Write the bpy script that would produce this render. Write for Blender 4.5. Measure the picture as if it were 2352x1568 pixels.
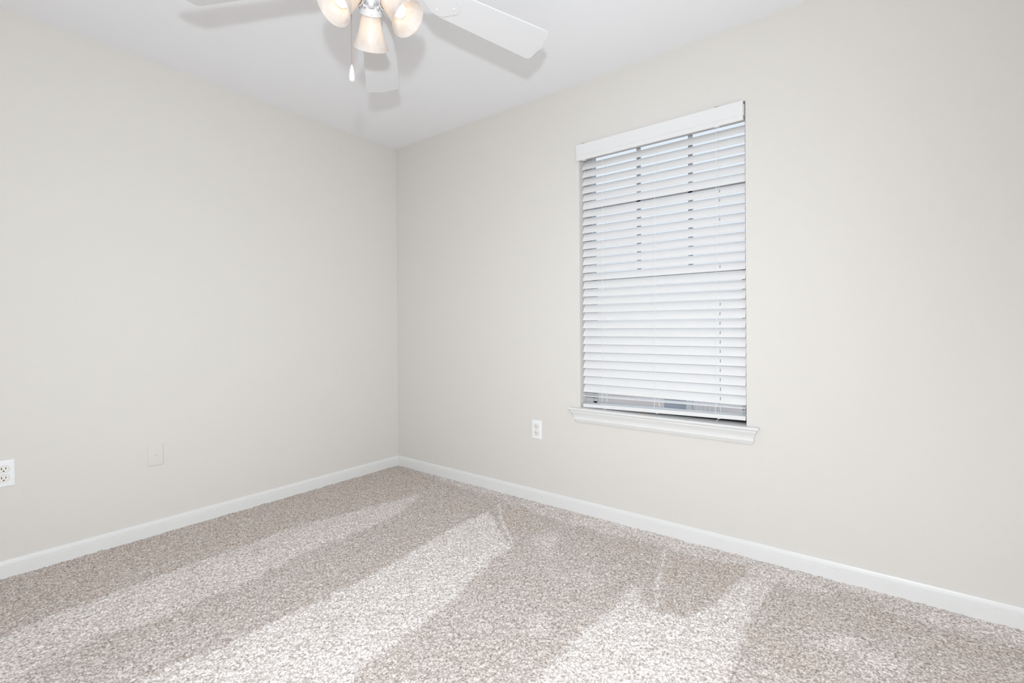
import bpy, bmesh, math, random
import numpy as np
from mathutils import Vector, Matrix

random.seed(7)
RNG = np.random.default_rng(7)
for o in list(bpy.data.objects):
    bpy.data.objects.remove(o, do_unlink=True)
SC = bpy.context.scene
COL = SC.collection

# ------------------------------------------------------------------ camera
IMW, IMH = 2352.0, 1568.0
F_PX, PPX, PPY = 1102.02, 1176.0, 758.05          # focal length and principal point in pixels
YAW, PITCH, ROLL = 0.659106, -0.004591, -0.006447
CAM = Vector((2.97915, -2.39472, 1.05570))
_f = Vector((-math.sin(YAW) * math.cos(PITCH), math.cos(YAW) * math.cos(PITCH), math.sin(PITCH)))
_r0 = Vector((math.cos(YAW), math.sin(YAW), 0.0))
_u0 = _r0.cross(_f)
_r = _r0 * math.cos(ROLL) + _u0 * math.sin(ROLL)
_u = -_r0 * math.sin(ROLL) + _u0 * math.cos(ROLL)
cam_data = bpy.data.cameras.new('camera')
cam = bpy.data.objects.new('camera', cam_data)
COL.objects.link(cam)
cam_data.sensor_fit = 'HORIZONTAL'
cam_data.sensor_width = 36.0
cam_data.lens = F_PX * 36.0 / IMW
cam_data.shift_x = -(PPX - IMW / 2) / IMW
cam_data.shift_y = (PPY - IMH / 2) / IMW
cam_data.clip_start = 0.02
cam.matrix_world = Matrix(((_r.x, _u.x, -_f.x, CAM.x), (_r.y, _u.y, -_f.y, CAM.y),
                           (_r.z, _u.z, -_f.z, CAM.z), (0, 0, 0, 1)))
SC.camera = cam


def ground_hit(px, py, z=0.0):
    """pixel of the photograph -> point on the horizontal plane at height z"""
    d = _f + _r * ((px - PPX) / F_PX) - _u * ((py - PPY) / F_PX)
    t = (z - CAM.z) / d.z
    return CAM + d * t


# ------------------------------------------------------------------ world, flash, exposure
world = bpy.data.worlds.new('world')
SC.world = world
world.use_nodes = True
bg = world.node_tree.nodes['Background']
bg.inputs['Color'].default_value = (0.86, 0.91, 1.0, 1)      # even bright overcast sky
bg.inputs['Strength'].default_value = 1.2

RH = 2.44                                 # ceiling height
FLASH_POS = Vector((3.12, -2.55, 1.29))
FLASH_COL = (0.870, 0.940, 1.0)
# the photographer's flash beside the camera: its tilted-up head ...
fl = bpy.data.lights.new('camera_flash', 'SPOT')
fl.energy = 94.0
fl.color = FLASH_COL
fl.spot_size = math.radians(125)
fl.spot_blend = 1.0
fl.shadow_soft_size = 0.030
flo = bpy.data.objects.new('camera_flash', fl)
flo.location = FLASH_POS
flo.rotation_euler = (Vector((0.9, -0.8, RH)) - FLASH_POS).to_track_quat('-Z', 'Y').to_euler()
COL.objects.link(flo)
# ... and an added wide fill lamp aimed at the floor, brightening the lower walls
fs = bpy.data.lights.new('flash_floor_fill', 'SPOT')
fs.energy = 138.0
fs.color = FLASH_COL
fs.spot_size = math.radians(164)
fs.spot_blend = 1.0
fs.shadow_soft_size = 0.045
fso = bpy.data.objects.new('flash_floor_fill', fs)
fso.location = FLASH_POS
fso.rotation_euler = (Vector((2.3, -1.85, 0.0)) - FLASH_POS).to_track_quat('-Z', 'Y').to_euler()
COL.objects.link(fso)

# ... and an added all-round fill lamp, brightening the right of the window wall
fg = bpy.data.lights.new('flash_allround_fill', 'POINT')
fg.energy = 32.0
fg.color = FLASH_COL
fg.shadow_soft_size = 0.045
fgo = bpy.data.objects.new('flash_allround_fill', fg)
fgo.location = FLASH_POS
COL.objects.link(fgo)

vs = SC.view_settings
SC.display_settings.display_device = 'sRGB'
vs.view_transform = 'Standard'
vs.look = 'None'
vs.gamma = 1.0
vs.use_curve_mapping = False
vs.exposure = -0.05
SC.cycles.use_denoising = True
SC.cycles.use_adaptive_sampling = True
SC.cycles.adaptive_threshold = 0.05
SC.cycles.max_bounces = 10
SC.cycles.diffuse_bounces = 6
SC.cycles.transmission_bounces = 8
SC.cycles.sample_clamp_indirect = 8.0


# ------------------------------------------------------------------ helpers
def mat(name, color, rough=0.6, spec=0.35, metallic=0.0):
    m = bpy.data.materials.new(name)
    m.use_nodes = True
    b = m.node_tree.nodes['Principled BSDF']
    b.inputs['Base Color'].default_value = (*color, 1)
    b.inputs['Roughness'].default_value = rough
    b.inputs['Specular IOR Level'].default_value = spec
    b.inputs['Metallic'].default_value = metallic
    return m


def noise_bump(m, scale, strength, dist, detail=3.0, color_var=0.0):
    nt = m.node_tree
    b = nt.nodes['Principled BSDF']
    tc = nt.nodes.new('ShaderNodeTexCoord')
    nz = nt.nodes.new('ShaderNodeTexNoise')
    nz.inputs['Scale'].default_value = scale
    nz.inputs['Detail'].default_value = detail
    nt.links.new(tc.outputs['Object'], nz.inputs['Vector'])
    bp = nt.nodes.new('ShaderNodeBump')
    bp.inputs['Strength'].default_value = strength
    bp.inputs['Distance'].default_value = dist
    nt.links.new(nz.outputs['Fac'], bp.inputs['Height'])
    nt.links.new(bp.outputs['Normal'], b.inputs['Normal'])
    if color_var:
        base = b.inputs['Base Color'].default_value[:]
        n2 = nt.nodes.new('ShaderNodeTexNoise')
        n2.inputs['Scale'].default_value = 2.2
        n2.inputs['Detail'].default_value = 2.0
        nt.links.new(tc.outputs['Object'], n2.inputs['Vector'])
        mx = nt.nodes.new('ShaderNodeMix')
        mx.data_type = 'RGBA'
        mx.inputs[6].default_value = tuple(c * (1 - color_var) for c in base[:3]) + (1,)
        mx.inputs[7].default_value = tuple(min(1, c * (1 + color_var)) for c in base[:3]) + (1,)
        nt.links.new(n2.outputs['Fac'], mx.inputs[0])
        nt.links.new(mx.outputs[2], b.inputs['Base Color'])
    return m


def me_from(name, verts, faces, material, smooth=False, fix=True):
    me = bpy.data.meshes.new(name)
    me.from_pydata([tuple(v) for v in verts], [], faces)
    if fix:
        bm = bmesh.new()
        bm.from_mesh(me)
        bmesh.ops.recalc_face_normals(bm, faces=bm.faces)
        bm.to_mesh(me)
        bm.free()
    if material:
        me.materials.append(material)
    if smooth:
        for p in me.polygons:
            p.use_smooth = True
    me.update()
    return me


def link(name, me, parent=None, loc=None, rot=None):
    o = bpy.data.objects.new(name, me)
    COL.objects.link(o)
    if parent:
        o.parent = parent
    if loc is not None:
        o.location = loc
    if rot is not None:
        o.rotation_euler = rot
    return o


def tag(o, label, cat, group=None, kind=None):
    o['label'] = label
    o['category'] = cat
    if group:
        o['group'] = group
    if kind:
        o['kind'] = kind
    return o


def empty(name, loc=(0, 0, 0), rot=(0, 0, 0)):
    o = bpy.data.objects.new(name, None)
    o.empty_display_size = 0.05
    o.location = loc
    o.rotation_euler = rot
    COL.objects.link(o)
    return o


class MB:
    """collects geometry for one mesh"""
    def __init__(self):
        self.v, self.f = [], []

    def add(self, verts, faces, M=None):
        b = len(self.v)
        for v in verts:
            v = Vector(v)
            self.v.append(M @ v if M is not None else v)
        self.f += [tuple(i + b for i in fc) for fc in faces]
        return self

    def box(self, x0, x1, y0, y1, z0, z1, M=None, bev=0.0):
        if bev > 0:
            bm = bmesh.new()
            bmesh.ops.create_cube(bm, size=1.0)
            for v in bm.verts:
                v.co = Vector(((x0 + x1) / 2 + v.co.x * (x1 - x0), (y0 + y1) / 2 + v.co.y * (y1 - y0),
                               (z0 + z1) / 2 + v.co.z * (z1 - z0)))
            bmesh.ops.bevel(bm, geom=bm.edges[:], offset=bev, segments=2, affect='EDGES', profile=0.6)
            bm.verts.ensure_lookup_table()
            bm.verts.index_update()
            self.add([v.co.copy() for v in bm.verts], [[v.index for v in f.verts] for f in bm.faces], M)
            bm.free()
            return self
        vs_ = [(x0, y0, z0), (x1, y0, z0), (x1, y1, z0), (x0, y1, z0), (x0, y0, z1), (x1, y0, z1), (x1, y1, z1), (x0, y1, z1)]
        fs = [(0, 3, 2, 1), (4, 5, 6, 7), (0, 1, 5, 4), (1, 2, 6, 5), (2, 3, 7, 6), (3, 0, 4, 7)]
        return self.add(vs_, fs, M)

    def lathe(self, prof, n=32, M=None, closed=False):
        """prof: list of (r, z); spun about z"""
        vv, ff, rings = [], [], []
        for r, z in prof:
            if r < 1e-6:
                rings.append([len(vv)])
                vv.append((0, 0, z))
            else:
                rings.append(list(range(len(vv), len(vv) + n)))
                vv += [(r * math.cos(2 * math.pi * k / n), r * math.sin(2 * math.pi * k / n), z) for k in range(n)]
        pairs = list(zip(rings[:-1], rings[1:]))
        if closed:
            pairs.append((rings[-1], rings[0]))
        for a, b in pairs:
            for k in range(n):
                k2 = (k + 1) % n
                if len(a) == 1 and len(b) == 1:
                    continue
                if len(a) == 1:
                    ff.append((a[0], b[k], b[k2]))
                elif len(b) == 1:
                    ff.append((a[k], b[0], a[k2]))
                else:
                    ff.append((a[k], b[k], b[k2], a[k2]))
        return self.add(vv, ff, M)

    def tube(self, pts, r, n=8):
        pts = [Vector(p) for p in pts]
        vv, ff = [], []
        for i, p in enumerate(pts):
            d = (pts[min(i + 1, len(pts) - 1)] - pts[max(i - 1, 0)]).normalized()
            a = d.orthogonal().normalized() if abs(d.z) > 0.99 else d.cross(Vector((0, 0, 1))).normalized()
            b = d.cross(a)
            rr = r[i] if isinstance(r, (list, tuple)) else r
            vv += [p + (a * math.cos(2 * math.pi * k / n) + b * math.sin(2 * math.pi * k / n)) * rr for k in range(n)]
        for i in range(len(pts) - 1):
            for k in range(n):
                k2 = (k + 1) % n
                ff.append((i * n + k, i * n + k2, (i + 1) * n + k2, (i + 1) * n + k))
        ff.append(tuple(range(n - 1, -1, -1)))
        ff.append(tuple((len(pts) - 1) * n + k for k in range(n)))
        return self.add(vv, ff)

    def prism(self, outline, z0, z1, M=None):
        n = len(outline)
        vv = [(x, y, z0) for x, y in outline] + [(x, y, z1) for x, y in outline]
        ff = [tuple(range(n - 1, -1, -1)), tuple(range(n, 2 * n))]
        ff += [(k, (k + 1) % n, n + (k + 1) % n, n + k) for k in range(n)]
        return self.add(vv, ff, M)

    def mesh(self, name, material, smooth=False):
        return me_from(name, self.v, self.f, material, smooth)

    def build(self, name, material, parent=None, loc=None, rot=None, smooth=False):
        return link(name, self.mesh(name, material, smooth), parent, loc, rot)


def auto_smooth(o, deg=35):
    for p in o.data.polygons:
        p.use_smooth = True
    try:
        o.data.set_sharp_from_angle(angle=math.radians(deg))
    except Exception:
        pass
    return o


# ------------------------------------------------------------------ materials
M_WALL = noise_bump(mat('wall_paint', (0.693, 0.668, 0.634), 0.75, 0.2), 260.0, 0.08, 0.002, 0.0)
M_CEIL = noise_bump(mat('ceiling_paint', (0.872, 0.877, 0.900), 0.9, 0.1), 180.0, 0.10, 0.002, 0.0)
M_TRIM = noise_bump(mat('white_trim_paint', (0.75, 0.75, 0.742), 0.35, 0.4), 60.0, 0.03, 0.001)
M_BLIND = noise_bump(mat('white_faux_wood', (0.755, 0.750, 0.752), 0.38, 0.4), 45.0, 0.03, 0.001)
M_CORD = mat('white_cord', (0.80, 0.80, 0.79), 0.8, 0.2)
M_HOLE = mat('slat_hole_shade', (0.36, 0.36, 0.37), 0.8, 0.1)
M_CLIP = mat('grey_clip_plastic', (0.36, 0.35, 0.34), 0.4, 0.5)
M_STEEL = mat('headrail_steel', (0.62, 0.60, 0.58), 0.4, 0.5)
M_FRAME = mat('window_vinyl', (0.55, 0.56, 0.58), 0.4, 0.4)
M_GAP_SHADE = mat('track_gap_shade', (0.022, 0.018, 0.018), 0.5, 0.3)
M_FAN = noise_bump(mat('fan_white_enamel', (0.70, 0.70, 0.71), 0.3, 0.45), 30.0, 0.02, 0.001)
M_PLATE = mat('outlet_white_plastic', (0.84, 0.84, 0.85), 0.3, 0.45)
M_RECEPT = mat('receptacle_almond_plastic', (0.80, 0.775, 0.72), 0.35, 0.45)
M_SLOT = mat('socket_slot_black', (0.012, 0.010, 0.009), 0.7, 0.2)
M_BRASS = mat('chain_brass', (0.52, 0.36, 0.24), 0.35, 0.5, 0.6)
M_CRUMB = noise_bump(mat('orange_brown_crumb', (0.42, 0.19, 0.07), 0.7, 0.2), 300.0, 0.4, 0.002)
M_GROUND = noise_bump(mat('pale_paving', (0.58, 0.50, 0.46), 0.9, 0.1), 6.0, 0.2, 0.01, 4.0, 0.15)
M_RAIL = mat('railing_white', (0.7, 0.7, 0.7), 0.5, 0.3)
M_SIDING = mat('blue_grey_siding', (0.42, 0.46, 0.52), 0.7, 0.2)


def glass_mat():
    m = bpy.data.materials.new('window_glass')
    m.use_nodes = True
    nt = m.node_tree
    nt.nodes.clear()
    out = nt.nodes.new('ShaderNodeOutputMaterial')
    tr = nt.nodes.new('ShaderNodeBsdfTransparent')
    tr.inputs['Color'].default_value = (0.93, 0.96, 0.97, 1)
    gl = nt.nodes.new('ShaderNodeBsdfGlossy')
    gl.inputs['Roughness'].default_value = 0.02
    mx = nt.nodes.new('ShaderNodeMixShader')
    mx.inputs[0].default_value = 0.06
    nt.links.new(tr.outputs[0], mx.inputs[1])
    nt.links.new(gl.outputs[0], mx.inputs[2])
    nt.links.new(mx.outputs[0], out.inputs['Surface'])
    return m


M_GLASS = glass_mat()


def shade_mat():
    """frosted alabaster glass: cloudy, part translucent"""
    m = bpy.data.materials.new('frosted_alabaster_glass')
    m.use_nodes = True
    nt = m.node_tree
    nt.nodes.clear()
    out = nt.nodes.new('ShaderNodeOutputMaterial')
    tc = nt.nodes.new('ShaderNodeTexCoord')
    nz = nt.nodes.new('ShaderNodeTexNoise')
    nz.inputs['Scale'].default_value = 22.0
    nz.inputs['Detail'].default_value = 3.0
    nz.inputs['Distortion'].default_value = 1.4
    nt.links.new(tc.outputs['Object'], nz.inputs['Vector'])
    rp = nt.nodes.new('ShaderNodeValToRGB')
    rp.color_ramp.elements[0].position = 0.35
    rp.color_ramp.elements[0].color = (0.82, 0.765, 0.72, 1)
    rp.color_ramp.elements[1].position = 0.65
    rp.color_ramp.elements[1].color = (0.88, 0.85, 0.835, 1)
    nt.links.new(nz.outputs['Fac'], rp.inputs['Fac'])
    df = nt.nodes.new('ShaderNodeBsdfDiffuse')
    tl = nt.nodes.new('ShaderNodeBsdfTranslucent')
    gl = nt.nodes.new('ShaderNodeBsdfGlossy')
    gl.inputs['Roughness'].default_value = 0.38
    nt.links.new(rp.outputs['Color'], df.inputs['Color'])
    nt.links.new(rp.outputs['Color'], tl.inputs['Color'])
    m1 = nt.nodes.new('ShaderNodeMixShader')
    m1.inputs[0].default_value = 0.58
    nt.links.new(df.outputs[0], m1.inputs[1])
    nt.links.new(tl.outputs[0], m1.inputs[2])
    m2 = nt.nodes.new('ShaderNodeMixShader')
    m2.inputs[0].default_value = 0.025
    nt.links.new(m1.outputs[0], m2.inputs[1])
    nt.links.new(gl.outputs[0], m2.inputs[2])
    nt.links.new(m2.outputs[0], out.inputs['Surface'])
    return m


M_SHADE = shade_mat()


def emit_mat(name, color, strength):
    m = bpy.data.materials.new(name)
    m.use_nodes = True
    nt = m.node_tree
    nt.nodes.clear()
    out = nt.nodes.new('ShaderNodeOutputMaterial')
    em = nt.nodes.new('ShaderNodeEmission')
    em.inputs['Color'].default_value = (*color, 1)
    em.inputs['Strength'].default_value = strength
    nt.links.new(em.outputs[0], out.inputs['Surface'])
    return m


M_BULB = emit_mat('lit_bulb', (1.0, 0.80, 0.56), 3.0)


def carpet_mat():
    m = bpy.data.materials.new('flecked_carpet')
    m.use_nodes = True
    nt = m.node_tree
    b = nt.nodes['Principled BSDF']
    b.inputs['Roughness'].default_value = 1.0
    b.inputs['Specular IOR Level'].default_value = 0.05
    b.inputs['Sheen Weight'].default_value = 0.0
    tc = nt.nodes.new('ShaderNodeTexCoord')
    at = nt.nodes.new('ShaderNodeAttribute')
    at.attribute_name = 'pile'
    lay = nt.nodes.new('ShaderNodeValToRGB')                   # pile lying away -> towards
    e = lay.color_ramp.elements
    e[0].position, e[0].color = 0.0, (0.665, 0.612, 0.570, 1)
    e[1].position, e[1].color = 1.0, (0.87, 0.845, 0.828, 1)
    k = lay.color_ramp.elements.new(0.3)
    k.color = (0.675, 0.633, 0.607, 1)
    k = lay.color_ramp.elements.new(0.62)
    k.color = (0.80, 0.765, 0.745, 1)
    nt.links.new(at.outputs['Fac'], lay.inputs['Fac'])
    # yarn flecks
    vo = nt.nodes.new('ShaderNodeTexVoronoi')
    vo.inputs['Scale'].default_value = 150.0
    vo.inputs['Randomness'].default_value = 1.0
    nt.links.new(tc.outputs['Object'], vo.inputs['Vector'])
    vr = nt.nodes.new('ShaderNodeValToRGB')
    vr.color_ramp.elements[0].position = 0.25
    vr.color_ramp.elements[0].color = (1.10, 1.10, 1.10, 1)
    vr.color_ramp.elements[1].position = 0.75
    vr.color_ramp.elements[1].color = (0.66, 0.62, 0.60, 1)
    nt.links.new(vo.outputs['Distance'], vr.inputs['Fac'])
    nz = nt.nodes.new('ShaderNodeTexNoise')
    nz.inputs['Scale'].default_value = 95.0
    nz.inputs['Detail'].default_value = 2.0
    nz.inputs['Roughness'].default_value = 0.75
    nt.links.new(tc.outputs['Object'], nz.inputs['Vector'])
    nr = nt.nodes.new('ShaderNodeValToRGB')
    nr.color_ramp.elements[0].position = 0.34
    nr.color_ramp.elements[0].color = (0.55, 0.50, 0.46, 1)
    nr.color_ramp.elements[1].position = 0.52
    nr.color_ramp.elements[1].color = (1.06, 1.05, 1.05, 1)
    nt.links.new(nz.outputs['Fac'], nr.inputs['Fac'])
    m1 = nt.nodes.new('ShaderNodeMix')
    m1.data_type, m1.blend_type = 'RGBA', 'MULTIPLY'
    m1.inputs[0].default_value = 1.0
    nt.links.new(lay.outputs['Color'], m1.inputs[6])
    nt.links.new(vr.outputs['Color'], m1.inputs[7])
    m2 = nt.nodes.new('ShaderNodeMix')
    m2.data_type, m2.blend_type = 'RGBA', 'MULTIPLY'
    m2.inputs[0].default_value = 0.85
    nt.links.new(m1.outputs[2], m2.inputs[6])
    nt.links.new(nr.outputs['Color'], m2.inputs[7])
    nt.links.new(m2.outputs[2], b.inputs['Base Color'])
    bp = nt.nodes.new('ShaderNodeBump')
    bp.inputs['Strength'].default_value = 0.5
    bp.inputs['Distance'].default_value = 0.003
    nt.links.new(nz.outputs['Fac'], bp.inputs['Height'])
    nt.links.new(bp.outputs['Normal'], b.inputs['Normal'])
    return m


M_CARPET = carpet_mat()

# ------------------------------------------------------------------ room shell
RX, RY, RH = 3.62, 2.90, 2.44            # room: x 0..RX, y -RY..0, z 0..RH
WT = 0.14                                # wall thickness
OX0, OX1, OZ0, OZ1 = 1.613, 2.481, 0.600, 2.088   # window opening in the wall y = 0


def ring_wall(name, x0, x1, z0, z1, ox0, ox1, oz0, oz1, y0, y1, material):
    xs, zs = [x0, ox0, ox1, x1], [z0, oz0, oz1, z1]
    vv = [(x, y, z) for y in (y0, y1) for z in zs for x in xs]
    idx = lambda s, i, j: s * 16 + j * 4 + i
    ff = []
    for j in range(3):
        for i in range(3):
            if (i, j) == (1, 1):
                continue
            ff.append((idx(0, i, j), idx(0, i + 1, j), idx(0, i + 1, j + 1), idx(0, i, j + 1)))
            ff.append((idx(1, i, j), idx(1, i, j + 1), idx(1, i + 1, j + 1), idx(1, i + 1, j)))
    ff += [(idx(0, 1, 1), idx(1, 1, 1), idx(1, 2, 1), idx(0, 2, 1)), (idx(0, 1, 2), idx(0, 2, 2), idx(1, 2, 2), idx(1, 1, 2)),
           (idx(0, 1, 1), idx(0, 1, 2), idx(1, 1, 2), idx(1, 1, 1)), (idx(0, 2, 1), idx(1, 2, 1), idx(1, 2, 2), idx(0, 2, 2))]
    for (i0, j0), (i1, j1) in [((0, 0), (3, 0)), ((3, 0), (3, 3)), ((3, 3), (0, 3)), ((0, 3), (0, 0))]:
        n = 3
        for t in range(n):
            a = (i0 + (i1 - i0) * t // n, j0 + (j1 - j0) * t // n)
            b_ = (i0 + (i1 - i0) * (t + 1) // n, j0 + (j1 - j0) * (t + 1) // n)
            ff.append((idx(0, *a), idx(1, *a), idx(1, *b_), idx(0, *b_)))
    return link(name, me_from(name, vv, ff, material))


FLOOR_LOW = -0.03
w = ring_wall('wall_right', -WT, RX + WT, FLOOR_LOW, RH, OX0, OX1, OZ0, OZ1, 0.0, WT, M_WALL)
tag(w, 'smooth pale greige painted wall with the window in it', 'wall', kind='structure')
w = MB().box(-WT, 0, -RY - WT, 0, FLOOR_LOW, RH).build('wall_left', M_WALL)
tag(w, 'plain pale greige painted wall without a window', 'wall', kind='structure')
w = MB().box(RX, RX + WT, -RY - WT, 0, FLOOR_LOW, RH).build('wall_front', M_WALL)
tag(w, 'pale greige wall across the room from the blank wall', 'wall', kind='structure')
w = MB().box(0, RX, -RY - WT, -RY, FLOOR_LOW, RH).build('wall_rear', M_WALL)
tag(w, 'pale greige wall across the room from the window', 'wall', kind='structure')
w = MB().box(-WT, RX + WT, -RY - WT, WT, RH, RH + 0.12).build('ceiling', M_CEIL)
tag(w, 'flat white painted ceiling above the fan', 'ceiling', kind='structure')

# carpeted floor: a real relief grid; attribute 'pile' holds the vacuumed lay of the yarn
STEP = 0.005
nx, ny = int(RX / STEP) + 1, int(RY / STEP) + 1
gx = np.linspace(0.0, RX, nx)
gy = np.linspace(-RY, 0.0, ny)
X, Y = np.meshgrid(gx, gy)


def blur(a, n=1):
    for _ in range(n):
        a = (a + np.roll(a, 1, 0) + np.roll(a, -1, 0)) / 3
        a = (a + np.roll(a, 1, 1) + np.roll(a, -1, 1)) / 3
    return a


def coarse(cell):
    cx, cy = int(RX / cell) + 3, int(RY / cell) + 3
    g = RNG.standard_normal((cy, cx))
    u, v = (X / cell), ((Y + RY) / cell)
    i, j = u.astype(int), v.astype(int)
    fu, fv = u - i, v - j
    fu, fv = fu * fu * (3 - 2 * fu), fv * fv * (3 - 2 * fv)
    return (g[j, i] * (1 - fu) * (1 - fv) + g[j, i + 1] * fu * (1 - fv) + g[j + 1, i] * (1 - fu) * fv + g[j + 1, i + 1] * fu * fv)


fine = RNG.standard_normal((ny, nx))
med = blur(RNG.standard_normal((ny, nx)), 1)
Z = 0.0011 * fine + 0.0034 * med + 0.0007 * coarse(0.05) + 0.001
Z = np.clip(Z, -0.004, 0.008)

wob = 0.004 * coarse(0.05) + 0.004 * coarse(0.11) + 0.010 * blur(fine, 2) + 0.004 * coarse(0.02)     # ragged stripe edges
lowf = 0.055 * coarse(0.16) + 0.06 * coarse(0.06) + 0.03 * coarse(0.025)


def sdist(poly):
    """signed distance (inside positive) to a floor polygon"""
    n = len(poly)
    d2 = np.full(X.shape, 1e9)
    inside = np.zeros(X.shape, bool)
    for k in range(n):
        ax, ay = poly[k]
        bx, by = poly[(k + 1) % n]
        ex, ey = bx - ax, by - ay
        t = np.clip(((X - ax) * ex + (Y - ay) * ey) / (ex * ex + ey * ey + 1e-12), 0, 1)
        d2 = np.minimum(d2, (X - ax - t * ex) ** 2 + (Y - ay - t * ey) ** 2)
        c = ((ay > Y) != (by > Y))
        xi = ax + (Y - ay) * ex / (ey if abs(ey) > 1e-12 else 1e-12)
        inside ^= c & (X < xi)
    d = np.sqrt(d2)
    return np.where(inside, d, -d)


def sstep(a, lo, hi):
    t = np.clip((a - lo) / (hi - lo), 0, 1)
    return t * t * (3 - 2 * t)


PILE = np.full(X.shape, 0.22)
# pile lay of each vacuum pass: outline traced on the floor, value, edge softness
PASSES = [
    # strip along the blank wall, brushed dark
    ([(-60, 1335), (905, 1060), (975, 1100), (962, 1137), (796, 1178), (653, 1216), (571, 1249), (449, 1290), (337, 1333), (204, 1382), (102, 1423), (-60, 1490)], 0.02, 0.03),
    # first light pass
    ([(962, 1135), (796, 1178), (653, 1216), (571, 1249), (449, 1290), (337, 1333), (204, 1382), (102, 1423), (-80, 1500), (-80, 1640), (20, 1568), (100, 1530),
      (219, 1463), (306, 1443), (378, 1418), (449, 1379), (510, 1356), (592, 1326), (663, 1285), (740, 1254), (816, 1224), (908, 1188), (959, 1150)], 0.66, 0.02),
    # dark pass between
    ([(970, 1100), (1100, 1125), (1148, 1165), (1122, 1174), (1046, 1208), (969, 1254), (888, 1300), (908, 1188), (962, 1148)], 0.12, 0.04),
    # brightest pass
    ([(1122, 1174), (1046, 1208), (969, 1254), (888, 1300), (796, 1351), (714, 1392), (633, 1428), (561, 1463), (510, 1489), (459, 1509), (388, 1535), (250, 1610),
      (700, 1640), (796, 1568), (837, 1530), (898, 1489), (944, 1448), (1000, 1407), (1071, 1346), (1138, 1280), (1179, 1254), (1148, 1219)], 0.98, 0.02),
    # pale border along the window wall
    ([(960, 1080), (1300, 1160), (1640, 1255), (2000, 1345), (2420, 1455), (2420, 1500), (2150, 1440), (1900, 1372), (1720, 1318), (1560, 1272), (1400, 1225), (1290, 1200), (1200, 1165), (1060, 1120)], 0.62, 0.05),
    # dark patches by the window wall
    ([(1144, 1160), (1190, 1163), (1267, 1195), (1264, 1209), (1201, 1232), (1172, 1244), (1152, 1215)], 0.03, 0.03),
    ([(1290, 1222), (1430, 1245), (1515, 1262), (1505, 1310), (1450, 1340), (1400, 1385), (1340, 1300)], 0.08, 0.06),
    # twin light pass
    ([(1454, 1347), (1500, 1399), (1575, 1419), (1638, 1382), (1707, 1330), (1760, 1330), (1741, 1372), (1724, 1422), (1695, 1514), (1640, 1640), (1180, 1640), (1236, 1568), (1287, 1508),
      (1333, 1456), (1397, 1405), (1448, 1353)], 0.90, 0.025),
    # dark wedge
    ([(1526, 1267), (1638, 1290), (1707, 1301), (1678, 1341), (1638, 1382), (1575, 1416), (1517, 1399), (1466, 1376), (1506, 1353), (1511, 1318)], 0.08, 0.025),
    # broad dark area by the window wall
    ([(1920, 1359), (2006, 1382), (2092, 1445), (2207, 1474), (2420, 1520), (2420, 1640), (1661, 1640), (1713, 1474), (1730, 1432), (1850, 1416)], 0.10, 0.06),
    ([(1985, 1490), (2080, 1478), (2120, 1530), (2060, 1575), (1970, 1560)], 0.5, 0.08),
    ([(1860, 1450), (1960, 1455), (1980, 1490), (1900, 1500)], 0.5, 0.06),
    ([(1335, 1300), (1365, 1298), (1362, 1340), (1340, 1345)], 0.62, 0.05),
    ([(1225, 1225), (1280, 1228), (1270, 1275), (1230, 1275)], 0.62, 0.06),
    ([(1215, 1410), (1255, 1410), (1250, 1450), (1225, 1455)], 0.66, 0.04),
]
for pxs, val, soft in PASSES:
    poly = [tuple(ground_hit(px, py)[:2]) for px, py in pxs]
    wgt = sstep(sdist(poly) + wob, -soft, soft)
    PILE = PILE * (1 - wgt) + val * wgt
# thin brushed-up ridges left by the vacuum head
for line, wdt in [([(1146, 1158), (1150, 1190), (1176, 1246)], 0.012), ([(1527, 1262), (1514, 1330), (1508, 1390)], 0.012), ([(1795, 1312), (1765, 1350), (1728, 1402)], 0.014)]:
    pts = [ground_hit(px, py)[:2] for px, py in line]
    for (ax, ay), (bx, by) in zip(pts[:-1], pts[1:]):
        ex, ey = bx - ax, by - ay
        t = np.clip(((X - ax) * ex + (Y - ay) * ey) / (ex * ex + ey * ey), 0, 1)
        d = np.sqrt((X - ax - t * ex) ** 2 + (Y - ay - t * ey) ** 2)
        wgt = 1 - sstep(d + 0.3 * wob, wdt * 0.4, wdt * 1.4)
        PILE = np.maximum(PILE, 0.72 * wgt)
PILE = np.clip(PILE + lowf, 0.0, 1.0)

fm = bpy.data.meshes.new('floor')
co = np.stack([X, Y, Z], -1).reshape(-1, 3).astype(np.float32)
ii = np.arange(nx * ny).reshape(ny, nx)
quads = np.stack([ii[:-1, :-1], ii[:-1, 1:], ii[1:, 1:], ii[1:, :-1]], -1).reshape(-1, 4).astype(np.int32)
fm.vertices.add(len(co))
fm.vertices.foreach_set('co', co.ravel())
fm.loops.add(quads.size)
fm.loops.foreach_set('vertex_index', quads.ravel())
fm.polygons.add(len(quads))
fm.polygons.foreach_set('loop_start', np.arange(0, quads.size, 4, dtype=np.int32))
fm.polygons.foreach_set('loop_total', np.full(len(quads), 4, np.int32))
fm.update(calc_edges=True)
at = fm.attributes.new('pile', 'FLOAT', 'POINT')
at.data.foreach_set('value', PILE.ravel().astype(np.float32))
fm.polygons.foreach_set('use_smooth', np.ones(len(quads), bool))
fm.materials.append(M_CARPET)
fm.validate()
fo = link('floor', fm)
tag(fo, 'beige-grey flecked carpet with vacuum stripes, wall to wall', 'carpet', kind='structure')

# baseboards, mitred in the corner
BB_H = 0.0755
BB = [(0.0, -0.012), (0.013, -0.012), (0.013, 0.0470), (0.0118, 0.0482), (0.0122, 0.0505), (0.0122, 0.0545), (0.0108, 0.0560),
      (0.0112, 0.0585), (0.0098, 0.0640), (0.0080, 0.0700), (0.0060, 0.0740), (0.0030, BB_H), (0.0, BB_H)]


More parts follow.
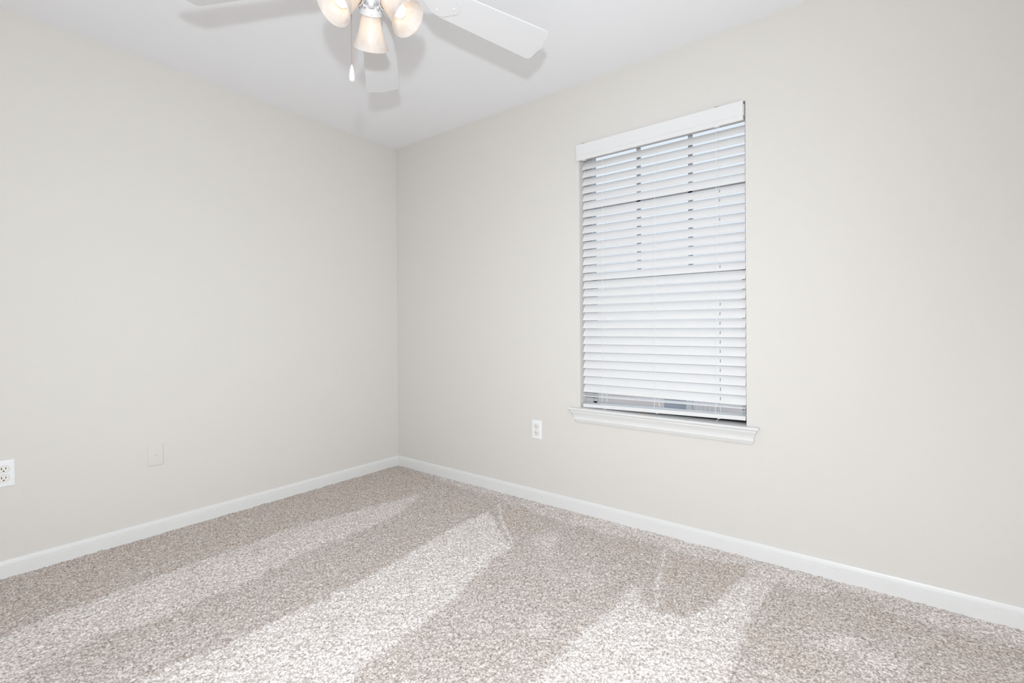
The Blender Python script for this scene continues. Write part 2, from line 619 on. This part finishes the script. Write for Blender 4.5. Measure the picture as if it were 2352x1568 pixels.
def baseboard(name, along):
    vv, ff, n = [], [], len(BB)
    for end in (0, 1):
        for d, z in BB:
            if along == 'y':            # on the wall x = 0
                vv.append((d, -d if end == 0 else -RY + d, z))
            elif along == 'x':           # on the wall y = 0
                vv.append((d if end == 0 else RX - d, -d, z))
            elif along == 'far':         # on the wall x = RX
                vv.append((RX - d, -d if end == 0 else -RY + d, z))
            else:                        # on the wall y = -RY
                vv.append((d if end == 0 else RX - d, -RY + d, z))
    for k in range(n):
        k2 = (k + 1) % n
        ff.append((k, k2, n + k2, n + k))
    ff += [tuple(range(n)), tuple(range(2 * n - 1, n - 1, -1))]
    return link(name, me_from(name, vv, ff, M_TRIM))


tag(baseboard('baseboard_left', 'y'), 'white moulded baseboard along the blank wall', 'baseboard', kind='structure')
tag(baseboard('baseboard_right', 'x'), 'white moulded baseboard running below the window', 'baseboard', kind='structure')

tag(baseboard('baseboard_front', 'far'), 'white moulded baseboard on the wall facing the blank wall', 'baseboard', kind='structure')
tag(baseboard('baseboard_rear', 'rear'), 'white moulded baseboard on the wall facing the window', 'baseboard', kind='structure')

# ------------------------------------------------------------------ window
win = empty('window_1', ((OX0 + OX1) / 2, 0.0, OZ0))
tag(win, 'double-hung window with gridded upper sash and moulded white sill', 'window', kind='structure')
WC = Vector(win.location)


def wpart(name, mb, material, parent=win):
    for v in mb.v:
        v -= WC
    return mb.build(name, material, parent)


FY0, FY1 = 0.078, 0.128
wpart('window_frame', MB().box(OX0, OX0 + 0.040, FY0, FY1, OZ0, OZ1).box(OX1 - 0.018, OX1, FY0, FY1, OZ0, OZ1)
      .box(OX0, OX1, FY0, FY1, OZ1 - 0.028, OZ1), M_FRAME)
wpart('gap_shade_track', MB().box(OX0, OX1, 0.058, FY1, OZ0, OZ0 + 0.018), M_GAP_SHADE)  # track coloured near-black to paint the shaded gap under the bottom rail
us = wpart('upper_sash', MB().box(OX0 + 0.04, OX1 - 0.018, 0.108, 0.122, OZ1 - 0.045, OZ1 - 0.028)
           .box(OX0 + 0.04, OX1 - 0.018, 0.104, 0.122, 1.318, 1.352), M_FRAME)
for mxx in (1.921, 2.199):
    p = MB().box(mxx - 0.0105, mxx + 0.0105, 0.108, 0.118, 1.352, OZ1 - 0.045)
    wpart('muntin', p, M_FRAME, us)
wpart('muntin', MB().box(OX0 + 0.04, OX1 - 0.018, 0.108, 0.118, 1.735, 1.757), M_FRAME, us)
wpart('glass_pane', MB().box(OX0 + 0.04, OX1 - 0.018, 0.112, 0.115, 1.335, OZ1 - 0.05), M_GLASS, us)
ls = wpart('lower_sash', MB().box(OX0 + 0.04, OX0 + 0.062, 0.086, 0.102, OZ0 + 0.018, 1.352).box(OX1 - 0.036, OX1 - 0.018, 0.086, 0.102, OZ0 + 0.018, 1.352)
           .box(OX0 + 0.04, OX1 - 0.018, 0.086, 0.102, 1.315, 1.352).box(OX0 + 0.04, OX1 - 0.018, 0.086, 0.102, OZ0 + 0.018, OZ0 + 0.030), M_FRAME)
wpart('glass_pane', MB().box(OX0 + 0.06, OX1 - 0.035, 0.092, 0.095, OZ0 + 0.029, 1.32), M_GLASS, ls)

# sill with crown-moulded apron, mitred returns at both ends
SX0, SX1 = 1.602, 2.494
SILL = [(0.0, 0.6020), (0.0400, 0.6020), (0.0435, 0.6000), (0.0440, 0.5965), (0.0430, 0.5920), (0.0405, 0.5895), (0.0360, 0.5885),
        (0.0360, 0.5860), (0.0340, 0.5850), (0.0340, 0.5790), (0.0310, 0.5740), (0.0265, 0.5660), (0.0225, 0.5575), (0.0200, 0.5480),
        (0.0195, 0.5430), (0.0215, 0.5410), (0.0215, 0.5370), (0.0170, 0.5290), (0.0135, 0.5225), (0.0125, 0.5200), (0.0, 0.5200)]


def sill_band(name, prof):
    vv, ff = [], []
    for d, z in prof:
        vv += [(SX0 - d, -0.0004, z), (SX0 - d, -d - 0.0004, z), (SX1 + d, -d - 0.0004, z), (SX1 + d, -0.0004, z)]
    n = len(prof)
    for i in range(n - 1):
        for k in range(3):
            ff.append((i * 4 + k, i * 4 + k + 1, (i + 1) * 4 + k + 1, (i + 1) * 4 + k))
    ff.append((0, 1, 2, 3))
    ff.append(((n - 1) * 4 + 3, (n - 1) * 4 + 2, (n - 1) * 4 + 1, (n - 1) * 4))
    for i in range(n - 1):
        ff.append((i * 4 + 3, i * 4, (i + 1) * 4, (i + 1) * 4 + 3))
    return MB().add(vv, ff)


sl = wpart('window_sill', sill_band('window_sill', SILL[:8]), M_TRIM)
sl2 = wpart('sill_board', MB().box(OX0 + 0.0005, OX1 - 0.0005, -0.001, 0.058, OZ0 - 0.004, 0.602), M_TRIM, win)
wpart('apron_moulding', sill_band('apron_moulding', SILL[8:]), M_TRIM)

# ------------------------------------------------------------------ blind
bl = empty('window_blind', ((OX0 + OX1) / 2, 0.024, 1.99))
tag(bl, 'white two-inch slat blind, closed, with crooked bottom rail', 'blind')
BC = Vector(bl.location)


def bpart(name, mb, material, parent=bl, smooth=False):
    for v in mb.v:
        v -= BC
    return mb.build(name, material, parent, smooth=smooth)


BX0, BX1 = 1.627, 2.476
bpart('headrail', MB().box(BX0 + 0.002, BX1 - 0.002, -0.006, 0.048, 2.0105, 2.057, bev=0.002), M_STEEL)
VAL = [(-0.0095, 1.9965), (-0.0180, 1.9965), (-0.0195, 1.9985), (-0.0195, 2.0045), (-0.0205, 2.0060), (-0.0205, 2.0120), (-0.0215, 2.0150),
       (-0.0190, 2.0180), (-0.0190, 2.0215), (-0.0215, 2.0240), (-0.0215, 2.0310), (-0.0220, 2.0330), (-0.0220, 2.0830), (-0.0205, 2.0850), (-0.0095, 2.0850)]
VX0, VX1 = 1.607, 2.475
n = len(VAL)
mb = MB().add([(VX0, y, z) for y, z in VAL] + [(VX1, y, z) for y, z in VAL],
              [(k, (k + 1) % n, n + (k + 1) % n, n + k) for k in range(n)] + [tuple(range(n)), tuple(range(2 * n - 1, n - 1, -1))])
val = bpart('valance', mb, M_BLIND)
for cx in (1.651, 2.362):
    bpart('valance_clip', MB().box(cx - 0.010, cx + 0.010, -0.0225, -0.003, 2.0850, 2.0868), M_CLIP, val)
    bpart('valance_clip', MB().box(cx - 0.011, cx + 0.011, -0.0215, -0.004, 1.9925, 1.9968, bev=0.001), M_BLIND, val)
bpart('end_cap', MB().box(BX1 - 0.006, BX1 + 0.0022, -0.0094, 0.030, 2.020, 2.070), M_STEEL, val)

# slats: crowned cross-section, shared mesh
SW, ST, SLEN = 0.0505, 0.0028, BX1 - BX0
sec = []
for k in range(7):
    t = -1 + 2 * k / 6
    sec.append((t * SW / 2, 0.0022 * (1 - t * t) + ST / 2))
sec += [(y, z - ST) for y, z in reversed(sec)]
n = len(sec)
mb = MB().add([(-SLEN / 2, y, z) for y, z in sec] + [(SLEN / 2, y, z) for y, z in sec],
              [(k, (k + 1) % n, n + (k + 1) % n, n + k) for k in range(n)] + [tuple(range(n)), tuple(range(2 * n - 1, n - 1, -1))])
SLAT = mb.mesh('slat', M_BLIND)
for p in SLAT.polygons:
    p.use_smooth = len(p.vertices) == 4
SLAT.set_sharp_from_angle(angle=math.radians(40))
HOLE = MB().box(-0.0022, 0.0022, -0.0085, 0.0085, 0.0014, ST / 2 + 0.0024).mesh('cord_hole', M_HOLE)
LAD = (1.754, 2.051, 2.352)
PITCH_Z, TILT = 0.04492, math.radians(57.5)
slat_low = [1.9489 - PITCH_Z * k for k in range(29)]
for k, zl in enumerate(slat_low):
    th = TILT + math.radians(random.uniform(-0.8, 0.8))
    if k == 5:
        th += math.radians(7.0)
    if k in (12, 19, 23):
        th += math.radians(1.5)
    zc = zl + SW / 2 * math.sin(th) + random.uniform(-0.0004, 0.0004)
    s = link('slat', SLAT, bl, Vector(((BX0 + BX1) / 2 + random.uniform(-0.0006, 0.0006), 0.0245, zc)) - BC,
             (th, random.uniform(-0.0007, 0.0007), 0.0))
    if k in (6, 7, 9, 14) or k >= 18:
        link('cord_hole', HOLE, s, (LAD[2] + 0.011 - (BX0 + BX1) / 2, -0.002, 0.0), (0, 0, math.radians(4)))
# the lowest slat lies nearly flat on the cords
link('slat', SLAT, bl, Vector(((BX0 + BX1) / 2, 0.026, 0.6745)) - BC, (math.radians(3.0), -0.0125, 0.0))

# bottom rail, hanging higher at the window's right end
rail_rot = Matrix.Translation(Vector(((BX0 + BX1) / 2, 0.030, 0.6245))) @ Matrix.Rotation(-0.0215, 4, 'Y') @ Matrix.Rotation(math.radians(4), 4, 'X')
rail = bpart('bottom_rail', MB().box(-SLEN / 2, SLEN / 2, -0.025, 0.025, -0.0100, 0.0100, rail_rot, bev=0.0025), M_BLIND)
for lx in (1.757, 2.053, 2.357):
    bpart('rail_plug', MB().lathe([(0.0, -0.0145), (0.006, -0.0140), (0.0085, -0.0120), (0.009, -0.0098), (0.0, -0.0098)], 16,
                                  rail_rot @ Matrix.Translation(Vector((lx - (BX0 + BX1) / 2, -0.013, 0)))), M_BLIND, rail)
bpart('rail_cord_end', MB().tube([(2.357, 0.004, 0.618), (2.354, -0.004, 0.611), (2.349, -0.012, 0.6045)], 0.0009, 6), M_CORD, rail)
for lx in LAD:
    bpart('ladder_cord', MB().tube([(lx, 0.0085, 1.995), (lx - 0.002, 0.0080, 1.4), (lx - 0.004, 0.0080, 0.70), (lx - 0.006, 0.004, 0.66), (lx - 0.007, 0.004, 0.640)], 0.0011, 6), M_CORD)
    bpart('ladder_cord', MB().tube([(lx + 0.003, 0.0405, 1.995), (lx + 0.003, 0.0405, 0.70), (lx + 0.006, 0.046, 0.645)], 0.0011, 6), M_CORD)
    bpart('lift_cord', MB().tube([(lx + 0.010, 0.0245, 0.70), (lx + 0.011, 0.0245, 0.655), (lx + 0.016, 0.022, 0.642)], 0.0010, 6), M_CORD)

# ------------------------------------------------------------------ crumb on the sill
bm = bmesh.new()
bmesh.ops.create_icosphere(bm, subdivisions=2, radius=0.005)
for v in bm.verts:
    v.co = Vector((v.co.x * 1.15, v.co.y * 0.7, max(v.co.z, -0.003) * 0.75)) * (1 + 0.18 * math.sin(v.co.x * 900 + v.co.y * 700))
me = bpy.data.meshes.new('crumb')
bm.to_mesh(me)
bm.free()
me.materials.append(M_CRUMB)
cr = link('crumb', me, None, (1.981, 0.004, 0.6045))
tag(cr, 'tiny orange-brown crumb lying on the white window sill', 'crumb')

# ------------------------------------------------------------------ outlets and cable plate
def plate_mesh(w_, h_, t_):
    """bevelled cover plate, face towards -y, back on y = 0"""
    b_ = 0.006
    o0 = [(-w_ / 2, 0, -h_ / 2), (w_ / 2, 0, -h_ / 2), (w_ / 2, 0, h_ / 2), (-w_ / 2, 0, h_ / 2)]
    o1 = [(x, -t_ * 0.35, z) for x, _, z in o0]
    o2 = [(x - math.copysign(b_ * 0.5, x), -t_ * 0.85, z - math.copysign(b_ * 0.5, z)) for x, _, z in o0]
    o3 = [(x - math.copysign(b_, x), -t_, z - math.copysign(b_, z)) for x, _, z in o0]
    vv = o0 + o1 + o2 + o3
    ff = [(3, 2, 1, 0), (12, 13, 14, 15)]
    for l in range(3):
        for k in range(4):
            k2 = (k + 1) % 4
            ff.append((l * 4 + k, l * 4 + k2, l * 4 + 4 + k2, l * 4 + 4 + k))
    return MB().add(vv, ff)


def recept_outline(r, flat):
    pts = []
    for k in range(40):
        a = 2 * math.pi * k / 40
        pts.append((r * math.cos(a), max(-flat, min(flat, r * math.sin(a)))))
    return pts


YFLIP = Matrix.Rotation(math.radians(90), 4, 'X')       # prism z -> -y


def outlet(loc, rotz, label):
    t = empty('wall_outlet', loc, (0, 0, rotz))
    tag(t, label, 'outlet')
    plate_mesh(0.070, 0.1143, 0.0055).build('cover_plate', M_PLATE, t)
    for dz in (0.0196, -0.0196):
        rc = MB().prism(recept_outline(0.0172, 0.0142), 0.0045, 0.0068, Matrix.Translation(Vector((0, 0, dz))) @ YFLIP).build('receptacle', M_RECEPT, t)
        MB().prism(recept_outline(0.0182, 0.0152), 0.0040, 0.0058, Matrix.Translation(Vector((0, 0, dz))) @ YFLIP).build('receptacle_gap', mat_gap, rc)
        for sx, sh in ((-0.0064, 0.0085), (0.0064, 0.0070)):
            MB().box(sx - 0.0013, sx + 0.0013, -0.00695, -0.0060, dz + 0.0035 - sh / 2, dz + 0.0035 + sh / 2).build('socket_slot', M_SLOT, rc)
        gp = [(0.0026 * math.cos(a), 0.0026 * math.sin(a) - 0.0001) for a in [math.pi * k / 8 for k in range(9)]] + [(-0.0026, -0.0022), (0.0026, -0.0022)]
        MB().prism(gp, 0.0060, 0.00695, Matrix.Translation(Vector((0, 0, dz - 0.0072))) @ YFLIP).build('ground_hole', M_SLOT, rc)
    MB().lathe([(0.0, 0.0072), (0.0022, 0.0068), (0.0030, 0.0060), (0.0030, 0.0050)], 14, YFLIP).build('plate_screw', M_PLATE, t)
    return t


mat_gap = mat('receptacle_joint_grey', (0.42, 0.41, 0.39), 0.7, 0.2)
outlet((1.310, 0.0, 0.4370), 0.0, 'white duplex outlet below and beside the window')
outlet((0.0, -2.1090, 0.4460), math.radians(90), 'white duplex outlet on the blank wall, near the painted plate')

cp = empty('cable_plate', (0.0, -1.5665, 0.4150), (0, 0, math.radians(90)))
tag(cp, 'blank cable wall plate painted over in the wall colour', 'wall plate')
plate_mesh(0.0700, 0.1165, 0.0050).build('cover_plate', M_WALL, cp)
MB().lathe([(0.0, 0.0115), (0.0030, 0.0112), (0.0036, 0.0100), (0.0042, 0.0062), (0.0048, 0.0048)], 16, YFLIP).build('cable_jack', M_WALL, cp, loc=(0, 0, -0.003))

# ------------------------------------------------------------------ ceiling fan
FC = Vector((1.6690, -1.4260, RH))
fan = empty('ceiling_fan', FC)
tag(fan, 'white five-blade ceiling fan with three lit frosted glass shades', 'ceiling fan')


def fpart(name, mb, material, parent=fan, smooth=True):
    for v in mb.v:
        v -= FC
    o = mb.build(name, material, parent)
    return auto_smooth(o) if smooth else o


TF = Matrix.Translation(Vector((FC.x, FC.y, 0)))
fpart('motor_housing', MB().lathe([(0.0, 2.44), (0.085, 2.44), (0.092, 2.430), (0.098, 2.405), (0.118, 2.385), (0.130, 2.360), (0.132, 2.300), (0.126, 2.272),
                                  (0.108, 2.256), (0.0, 2.256)], 40, TF), M_FAN)
fpart('flywheel', MB().lathe([(0.0, 2.256), (0.088, 2.256), (0.092, 2.250), (0.092, 2.232), (0.088, 2.227), (0.0, 2.227)], 36, TF), M_FAN)
fpart('switch_housing', MB().lathe([(0.0, 2.227), (0.056, 2.227), (0.060, 2.222), (0.060, 2.178), (0.055, 2.166), (0.0, 2.166)], 36, TF), M_FAN)

BL_Z, BL_R, DROOP, BPITCH = 2.2181, 0.656, 0.071, -0.223
BL_A0 = 1.2079
BL_SAG = (0.0, 0.036, 0.0, 0.01, 0.0)
BL_OFF = (-0.001, -0.0156, 0.0166, 0.0, 0.0)
half = []
for r_, h_ in [(0.205, 0.030), (0.215, 0.046), (0.235, 0.055), (0.250, 0.0587), (0.45, 0.0672), (0.60, 0.0736), (0.632, 0.0750), (0.642, 0.0738), (0.650, 0.0700),
               (0.6555, 0.0630), (0.6580, 0.0540), (0.6590, 0.0400), (0.6605, 0.0260), (0.6640, 0.0120), (0.6690, 0.0)]:
    half.append((r_, h_))
outline = [(r_, h_) for r_, h_ in half] + [(r_, -h_) for r_, h_ in reversed(half[:-1])]
bmb = MB().prism(outline, -0.003, 0.003)
bm = bmesh.new()
tmp = bmb.mesh('fan_blade', M_FAN)
bm.from_mesh(tmp)
rim = [e for e in bm.edges if abs(e.verts[0].co.z - e.verts[1].co.z) < 1e-6]
bmesh.ops.bevel(bm, geom=rim, offset=0.0012, segments=1, affect='EDGES')
bm.to_mesh(tmp)
bm.free()
BLADE = tmp
# blade iron: arm from the flywheel and a three-lobed plate under the blade root
pl = []
for r_, h_ in [(0.150, 0.014), (0.175, 0.016), (0.195, 0.030), (0.215, 0.045), (0.240, 0.051), (0.262, 0.047), (0.276, 0.036), (0.284, 0.028), (0.298, 0.020), (0.305, 0.010), (0.307, 0.0)]:
    pl.append((r_, h_))
pl_out = pl + [(r_, -h_) for r_, h_ in reversed(pl[:-1])]
imb = MB().prism(pl_out, -0.0075, -0.0031)
imb.add([], [])
imb.box(0.070, 0.160, -0.013, 0.013, -0.0075, 0.0040)
IRON = imb.mesh('blade_iron', M_FAN)
SCREW = MB().lathe([(0.0, -0.0100), (0.0035, -0.0096), (0.0050, -0.0082), (0.0050, -0.0070)], 12).mesh('iron_screw', M_FAN)
for k in range(5):
    a = BL_A0 + k * 2 * math.pi / 5 + BL_OFF[k]
    d = Vector((math.cos(a), math.sin(a), -DROOP - BL_SAG[k])).normalized()
    s = Vector((-math.sin(a), math.cos(a), 0)) * math.cos(BPITCH) + Vector((0, 0, math.sin(BPITCH)))
    s = (s - d * s.dot(d)).normalized()
    nrm = d.cross(s)
    Mb = Matrix(((d.x, s.x, nrm.x, 0), (d.y, s.y, nrm.y, 0), (d.z, s.z, nrm.z, BL_Z - RH), (0, 0, 0, 1)))
    b_ = link('fan_blade', BLADE, fan)
    b_.matrix_local = Mb
    ir = link('blade_iron', IRON, fan)
    ir.matrix_local = Mb
    for sr, sh in ((0.232, 0.030), (0.232, -0.030), (0.285, 0.0)):
        link('iron_screw', SCREW, ir, (sr, sh, 0))

# light kit
KC = Vector((1.6619, -1.4327, 2.1282))
KAZ, KTILT, KR0 = 2.5259, 0.755, 0.0516
TK = Matrix.Translation(Vector((KC.x, KC.y, 0)))
fit = fpart('light_fitter', MB().lathe([(0.0, 2.170), (0.050, 2.170), (0.056, 2.164), (0.056, 2.150), (0.048, 2.138), (0.034, 2.126), (0.016, 2.119), (0.010, 2.114),
                                        (0.0085, 2.104), (0.0, 2.101)], 32, TK), M_FAN)
SH = [(0.0280, 0.000), (0.0290, 0.012), (0.0310, 0.022), (0.0335, 0.034), (0.0365, 0.050), (0.0405, 0.068), (0.0455, 0.084), (0.0520, 0.099), (0.0585, 0.110), (0.0608, 0.1149)]
sh_prof = SH + [(0.0600, 0.1162)] + [(r_ - 0.0032, z) for r_, z in reversed(SH)]
for k in range(3):
    a = KAZ + k * 2 * math.pi / 3
    e_ = Vector((math.cos(a), math.sin(a), 0))
    ax = e_ * math.sin(KTILT) + Vector((0, 0, -math.cos(KTILT)))
    sx = Vector((-math.sin(a), math.cos(a), 0))
    v_ = ax.cross(sx)
    o_ = KC + e_ * KR0
    MM = Matrix(((sx.x, v_.x, ax.x, o_.x), (sx.y, v_.y, ax.y, o_.y), (sx.z, v_.z, ax.z, o_.z), (0, 0, 0, 1)))
    hold = fpart('shade_holder', MB().lathe([(0.0, -0.030), (0.016, -0.030), (0.020, -0.024), (0.027, -0.016), (0.0335, -0.010), (0.0345, -0.004), (0.0348, 0.010), (0.0362, 0.012),
                                             (0.0362, 0.0145), (0.0335, 0.0145), (0.0330, 0.000), (0.0, -0.004)], 36, MM), M_FAN)
    for q in range(3):
        th = 2 * math.pi * q / 3 + 0.5
        MS = MM @ Matrix.Rotation(th, 4, 'Z') @ Matrix.Translation(Vector((0.034, 0, 0.004))) @ Matrix.Rotation(math.radians(90), 4, 'Y')
        fpart('thumb_screw', MB().lathe([(0.0, -0.004), (0.0018, -0.004), (0.0018, 0.005), (0.0040, 0.0055), (0.0040, 0.0095), (0.0, 0.0100)], 10, MS), M_FAN, hold)
    fpart('socket', MB().lathe([(0.0, -0.002), (0.0150, -0.002), (0.0150, 0.022), (0.0, 0.022)], 20, MM), M_FAN, hold)
    # glass shade shares no loose ends: closed profile with wall thickness
    fpart('glass_shade', MB().lathe(sh_prof, 48, MM, closed=True), M_SHADE)
    fpart('bulb', MB().lathe([(0.0, 0.020), (0.0110, 0.020), (0.0125, 0.030), (0.0165, 0.045), (0.0205, 0.058), (0.0215, 0.068), (0.0195, 0.079), (0.0135, 0.087), (0.0, 0.090)], 24, MM), M_BULB)

# pull chain and its white drop
CX, CY = 1.6230, -1.4800
cmb = MB()
bm = bmesh.new()
bmesh.ops.create_icosphere(bm, subdivisions=1, radius=0.00175)
bm.verts.index_update()
bv, bf = [v.co.copy() for v in bm.verts], [[v.index for v in f.verts] for f in bm.faces]
bm.free()
z = 2.172
zs = []
while z > 1.908:
    cmb.add(bv, bf, Matrix.Translation(Vector((CX, CY, z))))
    zs.append(z)
    z -= 0.0047
cmb.tube([(CX, CY, 2.174), (CX, CY, 1.905)], 0.0006, 5)
cmb.tube([(FC.x - 0.030, FC.y - 0.033, 2.176), (CX, CY, 2.172)], 0.0022, 6)
chain = fpart('pull_chain', cmb, M_BRASS)
chain['label'] = 'beaded brass pull chain'
drop = fpart('chain_drop', MB().lathe([(0.0, 1.9085), (0.0022, 1.9080), (0.0040, 1.9030), (0.0066, 1.8930), (0.0085, 1.8800), (0.0092, 1.8700), (0.0088, 1.8620), (0.0072, 1.8565),
                                       (0.0040, 1.8545), (0.0, 1.8545)], 20, Matrix.Translation(Vector((CX, CY, 0)))), M_FAN, chain)
drop['label'] = 'white teardrop pull'

# ------------------------------------------------------------------ outdoors, seen only in slivers between the slats
g = MB().box(-14, 18, WT, 30, -0.35, -0.25).build('ground', M_GROUND)
tag(g, 'pale paved ground outside the window', 'ground', kind='structure')

rl = empty('porch_railing', (1.16, 4.0, -0.25))
tag(rl, 'white slatted railing standing on the paving outside the window', 'railing')
for px_ in (-0.20, 0.20):
    MB().box(px_ - 0.030, px_ + 0.030, -0.03, 0.03, 0.0, 0.95).build('post', M_RAIL, rl)
MB().box(-0.23, 0.23, -0.035, 0.035, 0.95, 0.99).build('top_rail', M_RAIL, rl)
MB().box(-0.17, 0.17, -0.015, 0.015, 0.08, 0.12).build('bottom_bar', M_RAIL, rl)
BAL = MB().box(-0.011, 0.011, -0.011, 0.011, 0.12, 0.95).mesh('baluster', M_RAIL)
for k in range(6):
    link('baluster', BAL, rl, (-0.135 + 0.054 * k, 0, 0))
bn = empty('storage_bin', (0.74, 4.25, -0.25))
tag(bn, 'blue-grey lidded box on the paving beyond the railing', 'box')
MB().box(-0.16, 0.16, -0.14, 0.14, 0.0, 0.42, bev=0.01).build('bin_body', M_SIDING, bn)
MB().box(-0.17, 0.17, -0.15, 0.15, 0.42, 0.46, bev=0.008).build('bin_lid', M_SIDING, bn)
